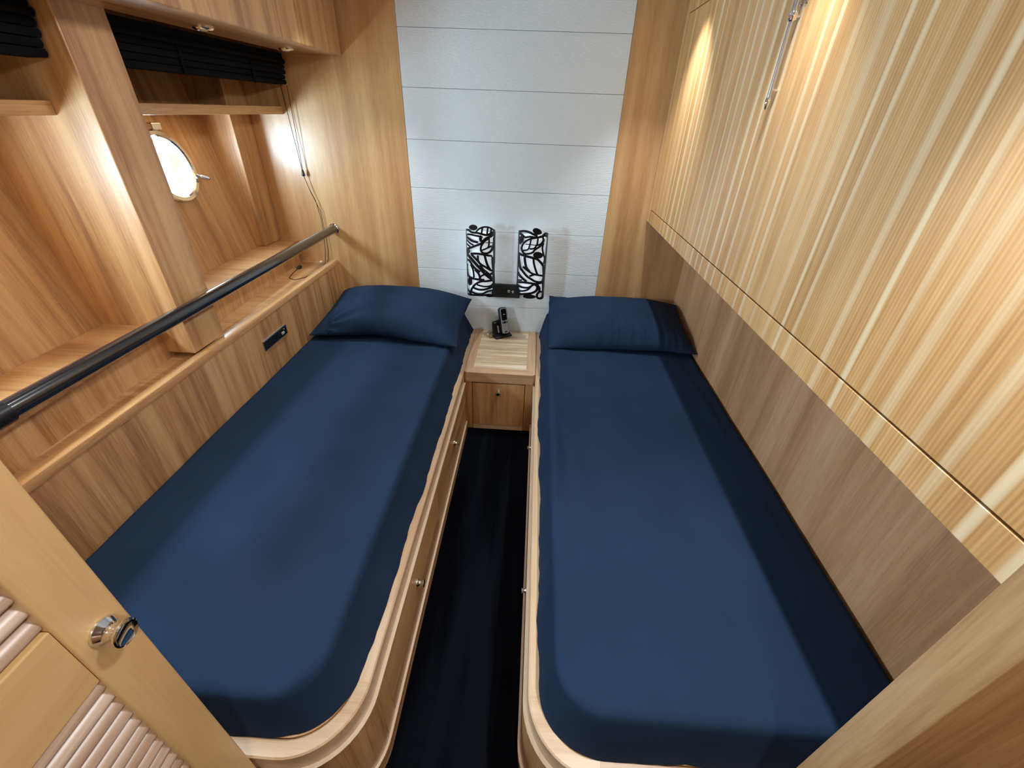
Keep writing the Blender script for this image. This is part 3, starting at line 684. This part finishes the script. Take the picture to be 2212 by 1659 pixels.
# ================================================================== wall sconces
LEFT = dict(ul=(95, 88), ur=(725, 655), v0=150, v1=1575, strokes=[
 ((95,160),(180,165),(240,205),(340,215),28), ((340,205),(400,140),(480,100),(560,88),(640,105),(720,160),22), ((340,210),(440,230),(560,250),(660,205),(720,165),30),
 ((480,110),(455,235),24), ((590,95),(565,245),20), ((655,125),(640,215),18), ((720,200),(640,270),(560,310),(500,360),(460,420),(400,450),(300,490),(200,530),(130,545),42),
 ((460,270),(430,340),(470,400),60), ((100,260),(200,250),(300,265),(430,285),26), ((100,290),(250,380),(380,410),32), ((100,350),(200,430),(280,470),20), ((110,440),(200,505),20),
 ((605,310),(520,370),(450,470),(430,560),(470,620),(560,625),(640,560),(690,420),(700,300),28), ((605,310),(600,420),(570,510),(450,570),20), ((570,510),(650,470),24), ((530,410),(670,400),10),
 ((205,655),(300,645),(420,650),(520,665),(650,680),42), ((100,640),(200,740),(300,850),(400,960),(480,1060),(560,1140),(640,1200),60), ((230,670),(340,780),(420,870),(520,930),(600,985),(650,1000),44),
 ((365,680),(370,790),(420,880),28), ((505,680),(530,800),(560,900),(600,980),32), ((655,690),(650,820),(655,960),24), ((100,780),(170,800),(240,900),(300,970),(400,1040),42),
 ((110,870),(105,980),(130,1120),(200,1180),(340,1210),(480,1215),32), ((200,880),(250,1000),(265,1170),26), ((290,990),(370,1090),(395,1200),30), ((400,880),(470,980),(560,1060),(620,1150),26),
 ((480,1060),(590,1080),(650,1040),28), ((640,1210),(520,1240),(420,1250),(320,1300),(250,1370),(200,1450),(175,1570),30), ((320,1330),(400,1355),(500,1365),(600,1340),(650,1280),24),
 ((240,1400),(340,1440),(450,1440),(560,1400),(640,1350),30), ((200,1500),(300,1540),(420,1540),(540,1470),(640,1440),26), ((100,1430),(150,1500),(180,1560),26),
 ((95,1540),(160,1570),(300,1575),(420,1572),(520,1560),30), ((95,155),(98,700),(88,1200),(92,1545),18), ((722,165),(700,400),(690,700),(662,900),(655,1200),(648,1540),26), ((560,1060),(420,1130),(390,1210),24)],
 blobs=[(285,110,95,56,0), (140,600,55,55,0), (170,1260,52,95,0), (560,1568,84,38,0)])
RIGHT = dict(ul=(88, 88), ur=(685, 600), v0=180, v1=1560, strokes=[
 ((90,178),(200,165),(300,180),(390,220),(470,250),30), ((570,240),(620,190),(670,190),(680,220),(640,260),18), ((220,290),(330,270),(450,280),(560,250),(660,220),28), ((95,190),(160,240),(220,290),44),
 ((570,260),(470,280),(340,310),(230,370),(170,460),(170,540),(220,610),(300,610),(380,580),(430,520),(530,440),(590,340),(570,260),26), ((345,310),(320,450),(280,530),(180,550),22), ((480,290),(460,420),(400,500),(320,510),22),
 ((600,300),(540,400),(430,440),22), ((240,420),(430,430),10), ((85,590),(150,630),(250,660),(380,690),(480,720),(560,800),(590,850),46), ((230,680),(240,780),(270,900),(330,980),32), ((400,700),(410,800),(440,920),(480,1040),36),
 ((200,880),(280,950),(380,1020),(480,1045),(580,1055),36), ((590,380),(570,480),(590,600),(620,700),(600,800),22), ((100,600),(120,750),(150,900),(200,980),(280,1080),(360,1140),(450,1190),(560,1190),(600,1100),(595,850),42),
 ((100,1000),(150,1080),(220,1150),(280,1200),42), ((95,1175),(190,1175),24), ((95,1220),(220,1220),(340,1230),(450,1240),(580,1200),30), ((110,1290),(200,1330),(300,1335),(360,1300),(430,1240),28),
 ((105,1340),(150,1410),(220,1410),(300,1380),(360,1310),25), ((430,1250),(480,1300),(470,1380),(400,1440),(300,1470),(140,1490),32), ((480,1250),(520,1320),(520,1400),(480,1470),(475,1550),36), ((590,1210),(598,1350),(588,1510),(540,1560),(480,1550),32),
 ((90,185),(95,600),(95,1200),(98,1490),22), ((683,205),(640,700),(610,1100),(596,1500),20), ((100,300),(180,330),(120,420),30), ((330,1080),(420,1040),26), ((500,1420),(585,1400),24)],
 blobs=[(460,160,92,60,0.3), (485,630,95,68,0), (335,1530,118,48,0), (150,330,50,70,0)])
def sconce(spec, cx_, label):
    t = thing('wall_sconce', (cx_, HW, 0.62), label, 'sconce', 'leaf-pattern wall lights')
    R0, cyl_y, Z0, Z1 = 0.078, 2.270, 0.624, 0.980
    def to3(u, v, rad):
        k = (v - spec['v0']) / (spec['v1'] - spec['v0'])
        a = spec['ul'][0] + (spec['ul'][1] - spec['ul'][0]) * k; c = spec['ur'][0] + (spec['ur'][1] - spec['ur'][0]) * k
        fu = max(-1.0, min(1.0, 2 * (u - a) / (c - a) - 1)); th_ = math.asin(fu * 0.985)
        z = Z1 + (Z0 - Z1) * k; z += R0 * math.cos(th_) * (1.5 - z) / 2.27
        return Vector((cx_ + rad * math.sin(th_), cyl_y - rad * math.cos(th_), z)), th_
    def catmull(pts, per=6):
        out = []
        P = [Vector(p) for p in pts]
        for i in range(len(P) - 1):
            p0 = P[max(i - 1, 0)]; p1 = P[i]; p2 = P[i + 1]; p3 = P[min(i + 2, len(P) - 1)]
            for k in range(per):
                s_ = k / per; out.append(0.5 * ((2 * p1) + (p2 - p0) * s_ + (2 * p0 - 5 * p1 + 4 * p2 - p3) * s_ ** 2 + (3 * p1 - p0 - 3 * p2 + p3) * s_ ** 3))
        return out + [P[-1]]
    sh = B(); bm = sh.bm
    def ribbon(pts, wd, mirror=False):
        C = catmull(pts); rows_ = []
        for i, p in enumerate(C):
            d = (C[min(i + 1, len(C) - 1)] - C[max(i - 1, 0)])
            d = d.normalized() if d.length > 1e-6 else Vector((1, 0)); nn = Vector((-d.y, d.x)) * wd * 0.5
            ring = []
            for q, rad in ((p + nn, R0), (p - nn, R0), (p - nn, R0 - 0.0022), (p + nn, R0 - 0.0022)):
                co, _ = to3(q.x, q.y, rad)
                if mirror: co = Vector((2 * cx_ - co.x, 2 * cyl_y - co.y, co.z))
                ring.append(bm.verts.new(co))
            rows_.append(ring)
        for a, c in zip(rows_, rows_[1:]):
            for k in range(4): bm.faces.new((a[k], a[(k + 1) % 4], c[(k + 1) % 4], c[k]))
        bm.faces.new(list(reversed(rows_[0]))); bm.faces.new(rows_[-1])
    for s_ in spec['strokes']:
        ribbon(s_[:-1], s_[-1] * 1.5 if s_[-1] < 33 else s_[-1] * 0.8 + 12)
    for (u, v, a, c, rot) in spec['blobs']:
        for mirror in (False,):
            for rad in (R0 + 0.0004,):
                r0, r1 = [], []
                for k in range(20):
                    an = 2 * PI * k / 20; x = a * math.cos(an); y = c * math.sin(an)
                    q = (u + x * math.cos(rot) - y * math.sin(rot), v + x * math.sin(rot) + y * math.cos(rot))
                    for lst, rd in ((r0, rad), (r1, rad - 0.003)):
                        co, _ = to3(q[0], q[1], rd)
                        if mirror: co = Vector((2 * cx_ - co.x, 2 * cyl_y - co.y, co.z))
                        lst.append(bm.verts.new(co))
                for k in range(20): bm.faces.new((r0[k], r0[(k + 1) % 20], r1[(k + 1) % 20], r1[k]))
                bm.faces.new(r0); bm.faces.new(list(reversed(r1)))
    sh.done('leaf_shade', BLACKMETAL, t, 30, label='black pierced metal shade of leaf shapes')
    B().lathe((cx_, cyl_y, Z0 + 0.038), (0, 0, 1), [(0, 0.056), (0.004, 0.062), (0.296, 0.062), (0.30, 0.056)], 40).done('glass_tube', OPAL_LIT, t, label='white opal glass tube inside the shade')
    B().box(cx_ - 0.030, cx_ + 0.030, HW - 0.012, HW + 0.0005, 0.70, 0.90, 0.003).done('back_plate', BLACKMETAL, t)
    for z in (0.73, 0.87): B().tube([(cx_, HW - 0.012, z), (cx_, cyl_y + 0.062, z)], 0.006, 10).done('arm', BLACKMETAL, t)
sconce(LEFT, -0.2785, 'black leaf-patterned wall sconce with white glass, left of the black socket plate')
sconce(RIGHT, -0.0060, 'black leaf-patterned wall sconce with white glass, right of the black socket plate')
pl = thing('socket_plate', (-0.147, HW, 0.59), 'dark socket plate with two steel buttons on the wall between the sconces', 'socket')
B().box(-0.228, -0.066, HW - 0.014, HW + 0.0005, 0.588, 0.668, 0.003).done('plate', DARKGREEN, pl)
B().box(-0.205, -0.140, HW - 0.0165, HW - 0.013, 0.600, 0.650, 0.002).done('socket_insert', BLACKPL, pl)
B().lathe((-0.129, HW - 0.0135, 0.628), (0, -1, 0), [(0, 0.0075), (0.002, 0.0075), (0.0035, 0.006), (0.004, 0.002)], 18).done('button', CHROME, pl)
B().lathe((-0.106, HW - 0.0135, 0.626), (0, -1, 0), [(0, 0.0065), (0.002, 0.0065), (0.0035, 0.005), (0.004, 0.002)], 18).done('button', CHROME, pl)

# ================================================================== louvered door, opened against the foot of the left bed
dr = thing('door_1', (-0.5175, 0.0, 0.02), 'open louvered wooden door with a chrome knob at the lower left', None); dr['kind'] = 'structure'
DX0, DX1, DY0, DY1 = -0.535, -0.500, -0.345, 0.2765
B().box(DX0, DX1, 0.2145, DY1, 0.02, 1.87, 0.003, 3).done('stile', W_DOOR, dr)
B().box(DX0, DX1, DY0, DY0 + 0.062, 0.02, 1.87, 0.003, 3).done('stile', W_DOOR, dr)
for z0, z1 in ((0.02, 0.14), (0.893, 1.008), (1.79, 1.87)):
    B().box(DX0 + 0.001, DX1 - 0.002, DY0 + 0.063, 0.214, z0, z1, 0.002).done('rail', W_DOORY, dr)
slat_mesh = None
def slat(zc):
    global slat_mesh
    cxs = 0.5 * (DX0 + DX1) - 0.001
    if slat_mesh is None:
        b_ = B(); poly = []
        for k in range(16):
            a = 2 * PI * k / 16; x, z = 0.0145 * math.cos(a), 0.0082 * math.sin(a); q = math.radians(-34)
            poly.append((cxs + x * math.cos(q) - z * math.sin(q), zc + x * math.sin(q) + z * math.cos(q)))
        b_.prism(poly, 'y', DY0 + 0.061, 0.2155)
        slat_mesh = (b_.done('slat', W_SLAT, dr, 50), zc); return
    o = slat_mesh[0].copy(); COL.objects.link(o); o.location.z += zc - slat_mesh[1]
z = 0.880
while z > 0.15: slat(z); z -= 0.0257
z = 1.021
while z < 1.785: slat(z); z += 0.0257
knob((DX1, 0.245, 0.950), (1, 0, 0), dr, 1.0)
